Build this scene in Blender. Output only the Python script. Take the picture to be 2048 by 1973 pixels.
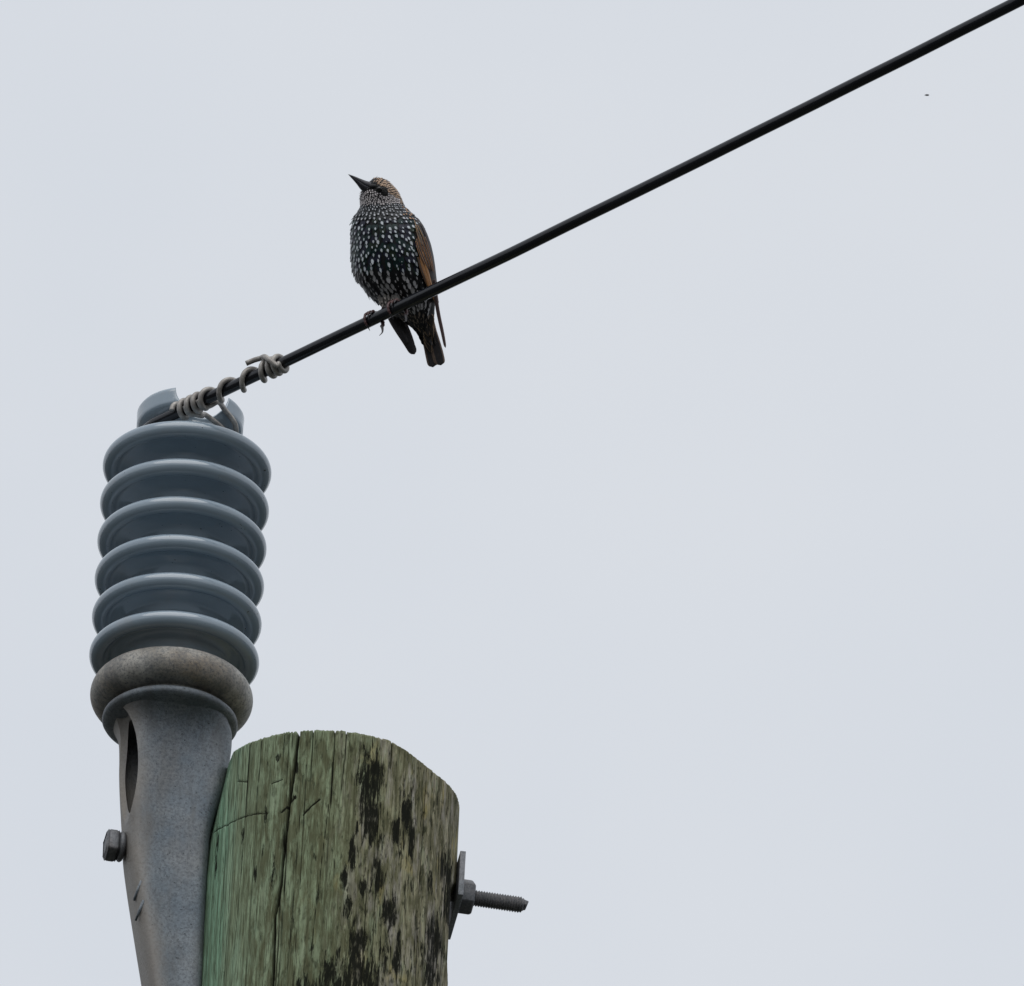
import bpy, bmesh, math, random
import numpy as np
from mathutils import Vector, noise

random.seed(7)
rng = np.random.default_rng(7)
for o in list(bpy.data.objects):
    bpy.data.objects.remove(o)
scn = bpy.context.scene
COL = scn.collection

# ------------------------------------------------------------------ camera
# one photo pixel is Q metres at the insulator, which stands D metres along the view
Q = 0.00054
D = 16.0
ELEV = math.radians(32.0)
ROLL = math.radians(3.1)
SE, CE = math.sin(ELEV), math.cos(ELEV)
F = np.array([0, CE, SE]); R0 = np.array([1.0, 0, 0]); U0 = np.array([0, -SE, CE])
R = math.cos(ROLL) * R0 + math.sin(ROLL) * U0
U = math.cos(ROLL) * U0 - math.sin(ROLL) * R0
ZA = 10.0                                   # height of the middle of the insulator
A = np.array([0, 0, ZA])
CAM = A - D * F - (366 - 1024) * Q * R - (986.5 - 1060) * Q * U

cam_data = bpy.data.cameras.new('camera')
cam = bpy.data.objects.new('camera', cam_data); COL.objects.link(cam)
cam_data.sensor_width = 36.0; cam_data.sensor_fit = 'HORIZONTAL'
cam_data.lens = 36.0 * D / (2048 * Q)
cam_data.clip_start = 0.1; cam_data.clip_end = 8000
from mathutils import Matrix
M = Matrix(((R[0], U[0], -F[0]), (R[1], U[1], -F[1]), (R[2], U[2], -F[2])))
cam.rotation_euler = M.to_euler(); cam.location = CAM
scn.camera = cam

# ------------------------------------------------------------------ sky and light
SUN_EL, SUN_AZ = math.radians(50), math.radians(188)   # behind a thick cloud cover
world = bpy.data.worlds.new('World'); scn.world = world; world.use_nodes = True
nt = world.node_tree; nt.nodes.clear()
wo = nt.nodes.new('ShaderNodeOutputWorld'); bg = nt.nodes.new('ShaderNodeBackground')
sky = nt.nodes.new('ShaderNodeTexSky'); sky.sky_type = 'NISHITA'; sky.sun_disc = False
sky.sun_elevation = SUN_EL; sky.sun_rotation = SUN_AZ
tc = nt.nodes.new('ShaderNodeTexCoord')
cn = nt.nodes.new('ShaderNodeTexNoise'); cn.inputs['Scale'].default_value = 22.0
cn.inputs['Detail'].default_value = 3; cn.inputs['Roughness'].default_value = 0.45
cr = nt.nodes.new('ShaderNodeValToRGB')
cr.color_ramp.elements[0].position = 0.3; cr.color_ramp.elements[0].color = (6.72, 7.12, 7.72, 1)
cr.color_ramp.elements[1].position = 0.7; cr.color_ramp.elements[1].color = (7.15, 7.45, 7.92, 1)
mx = nt.nodes.new('ShaderNodeMixRGB'); mx.inputs[0].default_value = 0.97
nt.links.new(tc.outputs['Generated'], cn.inputs['Vector'])
nt.links.new(cn.outputs['Fac'], cr.inputs[0])
nt.links.new(sky.outputs[0], mx.inputs[1]); nt.links.new(cr.outputs[0], mx.inputs[2])
nt.links.new(mx.outputs[0], bg.inputs[0]); bg.inputs[1].default_value = 0.1
nt.links.new(bg.outputs[0], wo.inputs[0])

sd = bpy.data.lights.new('sun', 'SUN'); sd.energy = 1.5; sd.angle = math.radians(60)
sd.color = (1.0, 0.97, 0.93)
sun = bpy.data.objects.new('sun', sd); COL.objects.link(sun)
sdir = Vector((math.sin(SUN_AZ) * math.cos(SUN_EL), math.cos(SUN_AZ) * math.cos(SUN_EL), math.sin(SUN_EL)))
sun.rotation_euler = sdir.to_track_quat('Z', 'Y').to_euler(); sun.location = (0, -10, 30)

scn.view_settings.view_transform = 'Standard'; scn.view_settings.look = 'None'
scn.view_settings.exposure = 0; scn.view_settings.gamma = 1
scn.view_settings.use_curve_mapping = False

# ------------------------------------------------------------------ helpers
def at(px, py, depth):
    """world point seen at a photo pixel, depth metres along the view"""
    return CAM + depth * (F + ((px - 1024) * R + (986.5 - py) * U) * (Q / D))

def zz(y):
    """height on the insulator axis of a photo row"""
    return ZA + (1060 - y) * Q / CE

def tag(o, label=None, cat=None, group=None, kind=None):
    if label: o['label'] = label
    if cat: o['category'] = cat
    if group: o['group'] = group
    if kind: o['kind'] = kind
    return o

def empty(name, loc):
    o = bpy.data.objects.new(name, None); COL.objects.link(o)
    o.location = loc; o.empty_display_size = 0.05
    return o

ORIG = {}
def mk(name, verts, faces, mat, parent=None, smooth=True, loc=None):
    """verts in world space; the object's origin goes to its parent or to loc"""
    verts = np.asarray(verts, dtype=float)
    if parent is not None:
        base = ORIG[parent.name]
    else:
        base = np.array(loc if loc is not None else verts.mean(0))
    me = bpy.data.meshes.new(name)
    me.from_pydata((verts - base).tolist(), [], [tuple(int(i) for i in f) for f in faces])
    me.materials.append(mat)
    if smooth: me.polygons.foreach_set('use_smooth', [True] * len(me.polygons))
    me.update()
    o = bpy.data.objects.new(name, me); COL.objects.link(o)
    if parent is not None:
        o.parent = parent; o.location = (0, 0, 0)
    else:
        o.location = base
    ORIG[o.name] = base
    return o

def root(name, loc):
    o = empty(name, loc); ORIG[o.name] = np.array(loc, dtype=float); return o

def attr(o, name, kind, data):
    a = o.data.attributes.new(name, kind, 'POINT')
    key = 'vector' if kind == 'FLOAT_VECTOR' else ('color' if kind == 'FLOAT_COLOR' else 'value')
    a.data.foreach_set(key, np.asarray(data, dtype=np.float32).ravel())

def grid_faces(n, m, wrap=True, off=0):
    f = []
    for i in range(n - 1):
        for j in range(m if wrap else m - 1):
            a = off + i * m + j; b = off + i * m + (j + 1) % m
            f.append((a, b, b + m, a + m))
    return f

def lathe(profile, center, n=128):
    """profile of (r, z) in metres, closed if it begins and ends on the axis"""
    th = np.linspace(0, 2 * np.pi, n, endpoint=False)
    v = []
    for r, z in profile:
        v.append(np.stack([center[0] + r * np.cos(th), center[1] + r * np.sin(th), np.full(n, center[2] + z)], 1))
    return np.concatenate(v), [tuple(reversed(q)) for q in grid_faces(len(profile), n)]

def cat_rom(pts, n):
    """smooth curve through points, n samples per span"""
    p = np.asarray(pts, dtype=float)
    p = np.vstack([2 * p[0] - p[1], p, 2 * p[-1] - p[-2]])
    out = []
    for i in range(1, len(p) - 2):
        t = np.linspace(0, 1, n, endpoint=False)[:, None]
        a, b, c, d = p[i - 1], p[i], p[i + 1], p[i + 2]
        out.append(0.5 * (2 * b + (c - a) * t + (2 * a - 5 * b + 4 * c - d) * t ** 2 + (3 * b - a - 3 * c + d) * t ** 3))
    out.append(p[-2][None]); return np.vstack(out)

def tube(path, radii, n=16, caps=True):
    path = np.asarray(path, dtype=float)
    if np.isscalar(radii): radii = np.full(len(path), radii)
    tan = np.gradient(path, axis=0); tan /= np.linalg.norm(tan, axis=1)[:, None]
    nrm = np.cross(tan[0], [0.1, 0.2, 1.0]); nrm /= np.linalg.norm(nrm)
    v = []; th = np.linspace(0, 2 * np.pi, n, endpoint=False)
    for i in range(len(path)):
        nrm = nrm - tan[i] * np.dot(nrm, tan[i]); nrm /= np.linalg.norm(nrm)
        bi = np.cross(tan[i], nrm)
        v.append(path[i] + radii[i] * (np.cos(th)[:, None] * nrm + np.sin(th)[:, None] * bi))
    v = np.concatenate(v); f = grid_faces(len(path), n)
    if caps:
        f.append(tuple(range(n))[::-1]); k = len(path) * n - n; f.append(tuple(range(k, k + n)))
    return v, f

def join(parts):
    V = []; Fc = []; k = 0
    for v, f in parts:
        V.append(np.asarray(v)); Fc += [tuple(i + k for i in q) for q in f]; k += len(v)
    return np.concatenate(V), Fc

# ------------------------------------------------------------------ materials
class Nodes:
    def __init__(self, name):
        self.m = bpy.data.materials.new(name); self.m.use_nodes = True
        self.t = self.m.node_tree; self.b = self.t.nodes['Principled BSDF']
        self.tc = self.t.nodes.new('ShaderNodeTexCoord')
    def n(self, kind, **kw):
        nd = self.t.nodes.new(kind)
        for k, v in kw.items(): setattr(nd, k, v)
        return nd
    def l(self, a, b): self.t.links.new(a, b)
    def val(self, nd, **kw):
        for k, v in kw.items(): nd.inputs[k].default_value = v
    def mapping(self, scale, src=None):
        mp = self.n('ShaderNodeMapping'); mp.inputs['Scale'].default_value = scale
        self.l(src or self.tc.outputs['Object'], mp.inputs['Vector']); return mp.outputs[0]
    def noise(self, scale, detail=4, rough=0.55, vec=None, dist=0.0):
        nd = self.n('ShaderNodeTexNoise')
        self.val(nd, Scale=scale, Detail=detail, Roughness=rough, Distortion=dist)
        self.l(vec or self.tc.outputs['Object'], nd.inputs['Vector']); return nd.outputs['Fac']
    def ramp(self, src, stops, interp='LINEAR'):
        nd = self.n('ShaderNodeValToRGB'); e = nd.color_ramp.elements; nd.color_ramp.interpolation = interp
        while len(e) < len(stops): e.new(0.5)
        for i, (p, c) in enumerate(stops):
            e[i].position = p; e[i].color = (c, c, c, 1) if isinstance(c, (int, float)) else (*c, 1)
        self.l(src, nd.inputs[0]); return nd.outputs[0]
    def mix(self, fac, a, b, mode='MIX'):
        nd = self.n('ShaderNodeMixRGB', blend_type=mode)
        for i, x in enumerate((fac, a, b)):
            if isinstance(x, (int, float)): nd.inputs[i].default_value = x if i == 0 else (x, x, x, 1)
            elif isinstance(x, tuple): nd.inputs[i].default_value = (*x, 1)
            else: self.l(x, nd.inputs[i])
        return nd.outputs[0]
    def math(self, op, a, b=None, c=None, clamp=False):
        nd = self.n('ShaderNodeMath', operation=op, use_clamp=clamp)
        for i, x in enumerate((a, b, c)):
            if x is None: continue
            if isinstance(x, (int, float)): nd.inputs[i].default_value = x
            else: self.l(x, nd.inputs[i])
        return nd.outputs[0]
    def attr(self, name, out='Fac'):
        nd = self.n('ShaderNodeAttribute', attribute_name=name); return nd.outputs[out]
    def bump(self, h, strength, dist, prev=None):
        nd = self.n('ShaderNodeBump'); self.val(nd, Strength=strength, Distance=dist)
        self.l(h, nd.inputs['Height'])
        if prev: self.l(prev, nd.inputs['Normal'])
        self.l(nd.outputs[0], self.b.inputs['Normal']); return nd.outputs[0]
    def color(self, c):
        if isinstance(c, tuple): self.b.inputs['Base Color'].default_value = (*c, 1)
        else: self.l(c, self.b.inputs['Base Color'])
    def rough(self, r):
        if isinstance(r, (int, float)): self.b.inputs['Roughness'].default_value = r
        else: self.l(r, self.b.inputs['Roughness'])

def mat_porcelain():
    N = Nodes('grey_porcelain')
    dirt = N.noise(22, 6, 0.65); d2 = N.noise(9, 3)
    c = N.mix(N.ramp(d2, [(0.35, 0), (0.7, 1)]), (0.215, 0.275, 0.33), (0.265, 0.325, 0.38))
    c = N.mix(N.ramp(dirt, [(0.55, 0), (0.75, 0.3)]), c, (0.27, 0.25, 0.22))
    sp = N.noise(230, 1); c = N.mix(N.ramp(sp, [(0.77, 0), (0.79, 1)]), c, (0.02, 0.02, 0.02))
    N.color(c); N.rough(N.ramp(dirt, [(0.4, 0.07), (0.75, 0.26)]))
    N.b.inputs['IOR'].default_value = 1.75
    N.bump(N.noise(60, 3), 0.06, 0.002)
    return N.m

def mat_iron(name, a, b, brown, brown_amt=0.5, rough=0.62, metallic=0.25):
    N = Nodes(name)
    big = N.noise(14, 5, 0.6); fine = N.noise(330, 6, 0.75); pit = N.noise(430, 3, 0.6)
    c = N.mix(N.ramp(big, [(0.35, 0), (0.65, 1)]), a, b)
    c = N.mix(N.ramp(N.noise(8, 4, 0.6, dist=1.0), [(0.42, 0), (0.68, brown_amt)]), c, brown)
    c = N.mix(N.ramp(fine, [(0.36, 0.75), (0.55, 0)]), c, (0.07, 0.08, 0.095))
    c = N.mix(N.ramp(N.noise(1.0, 4, 0.6, vec=N.mapping((45, 45, 11)), dist=0.5), [(0.48, 0), (0.66, 0.55)]), c, (0.10, 0.105, 0.11))
    c = N.mix(N.ramp(fine, [(0.6, 0), (0.75, 0.22)]), c, (0.5, 0.5, 0.5))
    pm = N.ramp(pit, [(0.66, 0), (0.70, 0.85)]); c = N.mix(pm, c, (0.02, 0.02, 0.02))
    tint_amt = N.ramp(N.attr('outer_tint'), [(0, 0), (1, 0.7)])
    c = N.mix(tint_amt, c, brown)
    N.color(c); N.rough(rough); N.b.inputs['Metallic'].default_value = metallic
    h = N.mix(0.5, fine, big); h = N.mix(pm, h, (0, 0, 0))
    N.bump(h, 0.7, 0.002)
    return N.m

def mat_cable():
    N = Nodes('black_cable_sheath')
    v = N.noise(30, 4)
    N.color(N.mix(N.ramp(v, [(0.4, 0), (0.7, 1)]), (0.004, 0.0045, 0.008), (0.008, 0.009, 0.013)))
    N.rough(N.ramp(v, [(0.3, 0.16), (0.7, 0.25)]))
    N.bump(N.noise(70, 2), 0.12, 0.002)
    return N.m

def mat_tie():
    N = Nodes('weathered_aluminium')
    v = N.noise(160, 4); w = N.noise(30, 3)
    c = N.mix(N.ramp(v, [(0.35, 0), (0.65, 1)]), (0.24, 0.225, 0.21), (0.42, 0.40, 0.375))
    c = N.mix(N.ramp(w, [(0.5, 0), (0.7, 0.5)]), c, (0.2, 0.18, 0.17))
    N.color(c); N.rough(0.5); N.b.inputs['Metallic'].default_value = 0.35
    N.bump(v, 0.3, 0.0008)
    return N.m

def mat_wood():
    N = Nodes('treated_pole_wood')
    g = N.mapping((210, 210, 4.5)); g2 = N.mapping((760, 760, 34)); g3 = N.mapping((30, 30, 6))
    grain = N.noise(1.0, 5, 0.6, vec=g); fine = N.noise(1.0, 4, 0.6, vec=g2); blot = N.noise(1.0, 5, 0.62, vec=g3)
    speck = N.noise(1.0, 3, 0.6, vec=N.mapping((260, 260, 70)))
    side = N.attr('side')                     # 0 on the green side, 1 on the weathered side
    sd = N.math('ADD', side, N.math('MULTIPLY', N.math('SUBTRACT', blot, 0.5), 0.4), clamp=True)
    c = N.ramp(sd, [(0.0, (0.235, 0.40, 0.275)), (0.05, (0.26, 0.37, 0.255)), (0.11, (0.25, 0.32, 0.21)), (0.4, (0.245, 0.30, 0.185)),
                    (0.6, (0.29, 0.28, 0.175)), (1.0, (0.40, 0.355, 0.255))])
    c = N.mix(N.ramp(grain, [(0.36, 0.6), (0.54, 0.0)]), c, (0.09, 0.10, 0.055))
    c = N.mix(N.ramp(grain, [(0.55, 0.0), (0.75, 0.35)]), c, (0.42, 0.45, 0.33))
    c = N.mix(N.ramp(fine, [(0.36, 0.75), (0.54, 0.0)]), c, (0.05, 0.055, 0.03))
    mot = N.noise(1.0, 6, 0.7, vec=N.mapping((90, 90, 22)), dist=0.3)
    c = N.mix(N.math('MULTIPLY', N.ramp(mot, [(0.42, 0.75), (0.56, 0.0)]), N.ramp(side, [(0.05, 0.15), (0.2, 1)])), c, (0.085, 0.085, 0.045))
    c = N.mix(N.math('MULTIPLY', N.ramp(mot, [(0.54, 0.0), (0.66, 0.5)]), N.ramp(side, [(0.05, 0.0), (0.2, 0.7)])), c, (0.33, 0.40, 0.27))
    # green algae and ochre lichen, more on the weathered side
    lich = N.noise(1.0, 4, 0.6, vec=N.mapping((38, 38, 14)), dist=0.6)
    lm = N.math('MULTIPLY', N.ramp(lich, [(0.58, 0), (0.7, 0.7)]), N.ramp(side, [(0.3, 0), (0.7, 1)]))
    c = N.mix(lm, c, (0.42, 0.36, 0.16))
    pal = N.math('MULTIPLY', N.ramp(N.noise(1.0, 5, 0.65, vec=N.mapping((60, 60, 12))), [(0.5, 0), (0.66, 0.7)]), N.ramp(side, [(0.40, 0), (0.65, 1)]))
    c = N.mix(pal, c, (0.46, 0.43, 0.40))
    # dark specks and mould
    c = N.mix(N.math('MULTIPLY', N.ramp(speck, [(0.56, 0), (0.66, 0.75)]), N.ramp(side, [(0.02, 0.1), (0.2, 0.6), (0.6, 1)])), c, (0.03, 0.034, 0.02))
    st = N.attr('stain')
    edge = N.noise(1.0, 6, 0.7, vec=N.mapping((300, 300, 36)), dist=0.5)
    st = N.math('ADD', st, N.ramp(side, [(0.3, 0.0), (0.75, 0.17)]))
    sm = N.math('ADD', st, N.math('MULTIPLY', N.math('SUBTRACT', edge, 0.5), 3.4))
    sm = N.math('MULTIPLY', N.ramp(sm, [(0.50, 0), (0.60, 0.6), (0.76, 0.98)]), N.ramp(speck, [(0.30, 0.6), (0.42, 1.0)]))
    c = N.mix(sm, c, (0.009, 0.010, 0.007))
    ck = N.attr('crack'); c = N.mix(N.ramp(ck, [(0.25, 0), (0.8, 1)]), c, (0.012, 0.013, 0.008))
    N.color(c); N.rough(0.95); N.b.inputs['Specular IOR Level'].default_value = 0.1
    h = N.mix(0.45, grain, fine); h = N.mix(N.math('MULTIPLY', sm, 0.35), h, (0, 0, 0))
    N.bump(h, 0.8, 0.004)
    return N.m

def mat_plumage():
    """feather colour: dark iridescent barb with a pale tip spot (u, v, spot size in fuv)"""
    N = Nodes('starling_plumage')
    sep = N.n('ShaderNodeSeparateXYZ'); N.l(N.attr('fuv', 'Vector'), sep.inputs[0])
    u, v, s = sep.outputs[0], sep.outputs[1], sep.outputs[2]
    a = N.math('DIVIDE', u, s); b = N.math('DIVIDE', N.math('SUBTRACT', v, 0.80), N.math('MULTIPLY', s, N.attr('tip', 'Alpha')))
    r = N.math('ADD', N.math('MULTIPLY', a, a), N.math('MULTIPLY', b, b))
    m = N.ramp(r, [(0.55, 1), (0.98, 0)])
    base = N.attr('base', 'Color'); tip = N.attr('tip', 'Color')
    N.color(N.mix(m, base, tip)); N.rough(N.mix(m, 0.42, 0.8))
    N.b.inputs['Specular IOR Level'].default_value = 0.35
    N.b.inputs['Sheen Weight'].default_value = 0.05
    return N.m

def mat_flight():
    """long wing and tail feathers: dark vane, buff margin"""
    N = Nodes('flight_feather')
    sep = N.n('ShaderNodeSeparateXYZ'); N.l(N.attr('fuv', 'Vector'), sep.inputs[0])
    u = N.math('ABSOLUTE', sep.outputs[0])
    barb = N.noise(1.0, 3, 0.5, vec=N.mapping((700, 700, 160)))
    m = N.ramp(N.math('ADD', u, N.math('MULTIPLY', N.math('SUBTRACT', barb, 0.5), 0.25)), [(0.62, 0), (0.86, 1)])
    c = N.mix(m, N.attr('base', 'Color'), N.attr('tip', 'Color'))
    c = N.mix(N.ramp(u, [(0.03, 0.6), (0.09, 0)]), c, (0.02, 0.012, 0.008))
    N.color(c); N.rough(0.55)
    return N.m

def mat_plain(name, c, rough=0.4, metallic=0.0, var=0.3, scale=300):
    N = Nodes(name); v = N.noise(scale, 3)
    N.color(N.mix(N.ramp(v, [(0.35, 0), (0.65, 1)]), tuple(x * (1 - var) for x in c), tuple(min(1, x * (1 + var)) for x in c)))
    N.rough(rough); N.b.inputs['Metallic'].default_value = metallic
    N.bump(v, 0.15, 0.0004)
    return N.m

def mat_ground():
    N = Nodes('grass_ground')
    c = N.mix(N.ramp(N.noise(0.3, 6), [(0.4, 0), (0.6, 1)]), (0.030, 0.036, 0.030), (0.045, 0.047, 0.042))
    c = N.mix(N.ramp(N.noise(6, 5), [(0.5, 0), (0.7, 0.6)]), c, (0.06, 0.055, 0.05))
    N.color(c); N.rough(0.9); N.bump(N.noise(12, 6), 0.6, 0.08)
    return N.m

PORC = mat_porcelain()
CAP = mat_iron('galvanised_cap', (0.27, 0.265, 0.24), (0.48, 0.47, 0.44), (0.20, 0.155, 0.105), 0.85)
IRON = mat_iron('galvanised_bracket', (0.135, 0.17, 0.205), (0.235, 0.26, 0.28), (0.25, 0.22, 0.185), 0.35)
BOLT = mat_iron('dull_bolt_steel', (0.12, 0.125, 0.135), (0.19, 0.195, 0.205), (0.15, 0.12, 0.10), 0.6, 0.55, 0.4)
PLATE = mat_iron('zinc_plate', (0.24, 0.27, 0.30), (0.33, 0.36, 0.39), (0.15, 0.12, 0.12), 0.5, 0.5, 0.4)
CABLE = mat_cable(); TIE = mat_tie(); WOOD = mat_wood()
PLUM = mat_plumage(); FLIGHT = mat_flight()
SKIN = mat_plain('bird_dark_underlayer', (0.010, 0.010, 0.012), 0.7)
BEAK = mat_plain('horn_grey_beak', (0.028, 0.028, 0.036), 0.33, scale=500)
EYE = mat_plain('dark_glossy_eye', (0.006, 0.005, 0.005), 0.08, var=0.1)
TOE = mat_plain('reddish_brown_toe_scales', (0.085, 0.042, 0.042), 0.45, var=0.5, scale=900)
CLAW = mat_plain('dark_claw', (0.045, 0.04, 0.045), 0.35)
GROUND = mat_ground()

# ------------------------------------------------------------------ ground
gv = []; gf = []
GN = 40
for i in range(GN + 1):
    for j in range(GN + 1):
        sx = (i / GN * 2 - 1); sy = (j / GN * 2 - 1)
        x = math.copysign(abs(sx) ** 3, sx) * 3000; y = math.copysign(abs(sy) ** 3, sy) * 3000
        z = 0.25 * noise.noise(Vector((x * 0.05, y * 0.05, 0))) * min(1, (x * x + y * y) / 400)
        gv.append((x, y, z))
for i in range(GN):
    for j in range(GN):
        a = i * (GN + 1) + j; gf.append((a, a + GN + 1, a + GN + 2, a + 1))
g = mk('ground', gv, gf, GROUND, loc=(0, 0, 0)); tag(g, kind='structure')

# ------------------------------------------------------------------ bracket frame
AZ = math.radians(10.1)
B = np.array([math.cos(AZ), math.sin(AZ), 0]); P = np.array([math.sin(AZ), -math.cos(AZ), 0]); ZV = np.array([0, 0, 1.0])
def fr(b, p, z):
    """point at b pixels towards the pole, p pixels towards the viewer side, height z metres"""
    return b * Q * B + p * Q * P + z * ZV

# ------------------------------------------------------------------ wooden pole
PB = 336.0; PR = 249.0                      # axis and radius in photo pixels at the top
ZT = zz(1536)
LEAN = np.array([-0.020, 0.0, 0])            # the pole leans a little
def pole_axis(z):
    return fr(PB, 0, 0) + LEAN * (z - ZT) * -1.0 * 0 + np.array([(ZT - z) * 0.005, 0, 0])
def pole_radius(z):
    return PR * Q * (1 + 0.055 * (ZT - z) / 3.0)
def pole_hit(px, py):
    """surface coordinates (arc in px, z) of the pole under a photo pixel"""
    o = CAM; d = at(px, py, 1.0) - CAM
    z = ZT - 0.1
    for _ in range(6):
        c = pole_axis(z); r = pole_radius(z)
        ox, oy = o[0] - c[0], o[1] - c[1]
        a = d[0] ** 2 + d[1] ** 2; b = ox * d[0] + oy * d[1]; cc = ox * ox + oy * oy - r * r
        disc = b * b - a * cc
        t = (-b - math.sqrt(max(disc, 0))) / a
        p = o + d * t; z = p[2]
    th = math.atan2(p[1] - c[1], p[0] - c[0])
    return th, z
NT = 900
th = np.linspace(-math.pi, math.pi, NT, endpoint=False) + math.pi / 2 * 0
K7 = 3.478
def c7(x, y): return 400 + x / K7, 1430 + y / K7
# cracks: polyline in enlarged-photo coordinates, half width px, depth px
cracks = [([(698, 70), (660, 350), (620, 620), (578, 980), (562, 1180), (522, 1400), (505, 1888), (470, 2300)], 3.3, 16),
          ([(440, 105), (420, 300), (392, 560), (380, 700)], 1.0, 4), ([(592, 90), (575, 350)], 1.0, 4),
          ([(792, 80), (770, 400), (755, 640)], 0.9, 4), ([(937, 80), (925, 400), (905, 700)], 1.0, 4),
          ([(1030, 82), (1008, 300), (985, 500), (975, 620)], 1.2, 5), ([(1348, 190), (1335, 330), (1325, 420)], 1.3, 6),
          ([(1582, 350), (1560, 700), (1520, 1300), (1500, 1888), (1490, 2200)], 1.3, 5),
          ([(600, 880), (585, 1300), (550, 1888)], 0.9, 4), ([(330, 480), (300, 900), (262, 1400), (205, 1888)], 0.9, 3),
          ([(880, 900), (800, 1400), (750, 1888)], 0.9, 3), ([(1690, 1050), (1700, 1500), (1680, 1888)], 1.1, 4),
          ([(700, 700), (640, 1400), (600, 1888)], 0.7, 3)]
scratches = [([(75, 830), (190, 765), (290, 718), (380, 692), (470, 686)], 3), ([(570, 680), (612, 635), (660, 580)], 5),
             ([(720, 700), (770, 640), (835, 588)], 4), ([(500, 480), (575, 452)], 3), ([(260, 462), (330, 468)], 3)]
zt_list = np.concatenate([np.linspace(0, 420 * Q, 170), 420 * Q + (np.linspace(0, 1, 60)[1:] ** 2.2) * (ZT - 420 * Q + 0.3)])
zs = ZT - zt_list
def crack_field(lines, zs, th, wscale=1.0):
    fld = np.zeros((len(zs), len(th))); dep = np.zeros_like(fld)
    for pts, w, dd in lines:
        q = [pole_hit(*c7(*p)) for p in pts]
        q = sorted(q, key=lambda a: -a[1]); q[0] = (q[0][0], q[0][1] + 0.05)
        qt = np.array([a[0] for a in q]); qz = np.array([a[1] for a in q])
        for i, z in enumerate(zs):
            if z > qz[0] or z < qz[-1]: continue
            tcn = np.interp(-z, -qz, qt) + 0.0016 * noise.noise(Vector((z * 28, qt[0] * 9, 0)))
            fade = min(1, (z - qz[-1]) / 0.02)
            dist = np.abs((th - tcn + math.pi) % (2 * math.pi) - math.pi) * PR / (w * wscale)
            f = np.clip(1.3 - dist, 0, 1) * fade
            fld[i] = np.maximum(fld[i], f); dep[i] = np.maximum(dep[i], f * dd)
    return fld, dep
cf, cd = crack_field(cracks, zs, th)
# extra hairline checks all round
extra = []
for k in range(70):
    t0 = rng.uniform(-math.pi, math.pi); l = rng.uniform(0.05, 0.6); z0 = ZT + 0.01 if rng.random() < 0.5 else ZT - rng.uniform(0, 1.0)
    extra.append((t0, z0, l, rng.uniform(0.6, 1.1), rng.uniform(1.5, 4), rng.uniform(-0.05, 0.02)))
for t0, z0, l, w, dd, sl in extra:
    for i, z in enumerate(zs):
        if z > z0 or z < z0 - l: continue
        tcn = t0 + sl * (z0 - z) + 0.006 * noise.noise(Vector((z * 22, t0 * 9, 3)))
        dist = np.abs((th - tcn + math.pi) % (2 * math.pi) - math.pi) * PR / w
        f = np.clip(1.3 - dist, 0, 1) * 0.8 * min(1, (z - z0 + l) / 0.03)
        cf[i] = np.maximum(cf[i], f); cd[i] = np.maximum(cd[i], f * dd)
for pts, w in scratches:                     # crosswise scratches
    q = np.array([pole_hit(*c7(*p)) for p in pts])
    for a, b in zip(q[:-1], q[1:]):
        for i, z in enumerate(zs[:200]):
            if z > max(a[1], b[1]) + 0.01 or z < min(a[1], b[1]) - 0.01: continue
            X = th * PR; Zp = z / Q
            ax, az, bx, bz = a[0] * PR, a[1] / Q, b[0] * PR, b[1] / Q
            t = np.clip(((X - ax) * (bx - ax) + (Zp - az) * (bz - az)) / ((bx - ax) ** 2 + (bz - az) ** 2), 0, 1)
            dist = np.hypot(X - ax - t * (bx - ax), Zp - az - t * (bz - az)) / (w * 0.55)
            cf[i] = np.maximum(cf[i], np.clip(1.35 - dist, 0, 1)); cd[i] = np.maximum(cd[i], np.clip(1.35 - dist, 0, 1) * 2)
# mould patches: (x, y, half width, half height, strength) read off the enlarged photo
blobs = [(1150, 480, 40, 190, 1), (1222, 440, 42, 150, 1), (1185, 720, 60, 150, 1), (1190, 860, 26, 60, .9), (1440, 670, 40, 110, 1),
         (1470, 860, 20, 150, .9), (1380, 830, 36, 95, .9), (1420, 560, 20, 60, .6), (1100, 1590, 62, 110, 1), (1280, 1650, 45, 70, .9),
         (1120, 1760, 130, 90, 1), (1310, 1360, 55, 100, .9), (1240, 1120, 45, 130, .9), (1060, 970, 24, 120, .9), (1030, 1330, 30, 100, .9),
         (1005, 1130, 16, 85, .95), (1640, 1580, 55, 140, .9), (1610, 1780, 55, 100, .9), (690, 1850, 40, 60, .9), (900, 1790, 50, 80, .9),
         (1000, 1870, 330, 55, 1.1), (1690, 1070, 30, 90, .8), (1725, 1250, 26, 250, .9), (1130, 1180, 24, 60, .8), (1380, 1600, 18, 90, .8),
         (300, 830, 11, 60, .9), (385, 1105, 9, 50, .9), (268, 420, 8, 50, .6), (462, 700, 11, 70, .9), (438, 950, 9, 60, .8),
         (680, 370, 9, 34, .9), (510, 1110, 20, 100, .7), (543, 302, 16, 26, 1.2), (1100, 790, 16, 60, .8), (790, 990, 9, 40, .6),
         (640, 1480, 12, 90, .6), (420, 1540, 8, 50, .6), (820, 1270, 10, 50, .6), (780, 1620, 12, 60, .7), (1075, 1440, 16, 60, .8),
         (1600, 1180, 16, 60, .7), (1250, 900, 40, 60, .5), (1450, 1180, 40, 70, .5), (480, 1660, 9, 50, .5), (960, 1620, 22, 60, .7),
         (660, 575, 14, 18, 1.2), (1370, 1750, 40, 60, .7), (1740, 1500, 20, 150, .5)]
st = np.full((len(zs), NT), 0.0)
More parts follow.
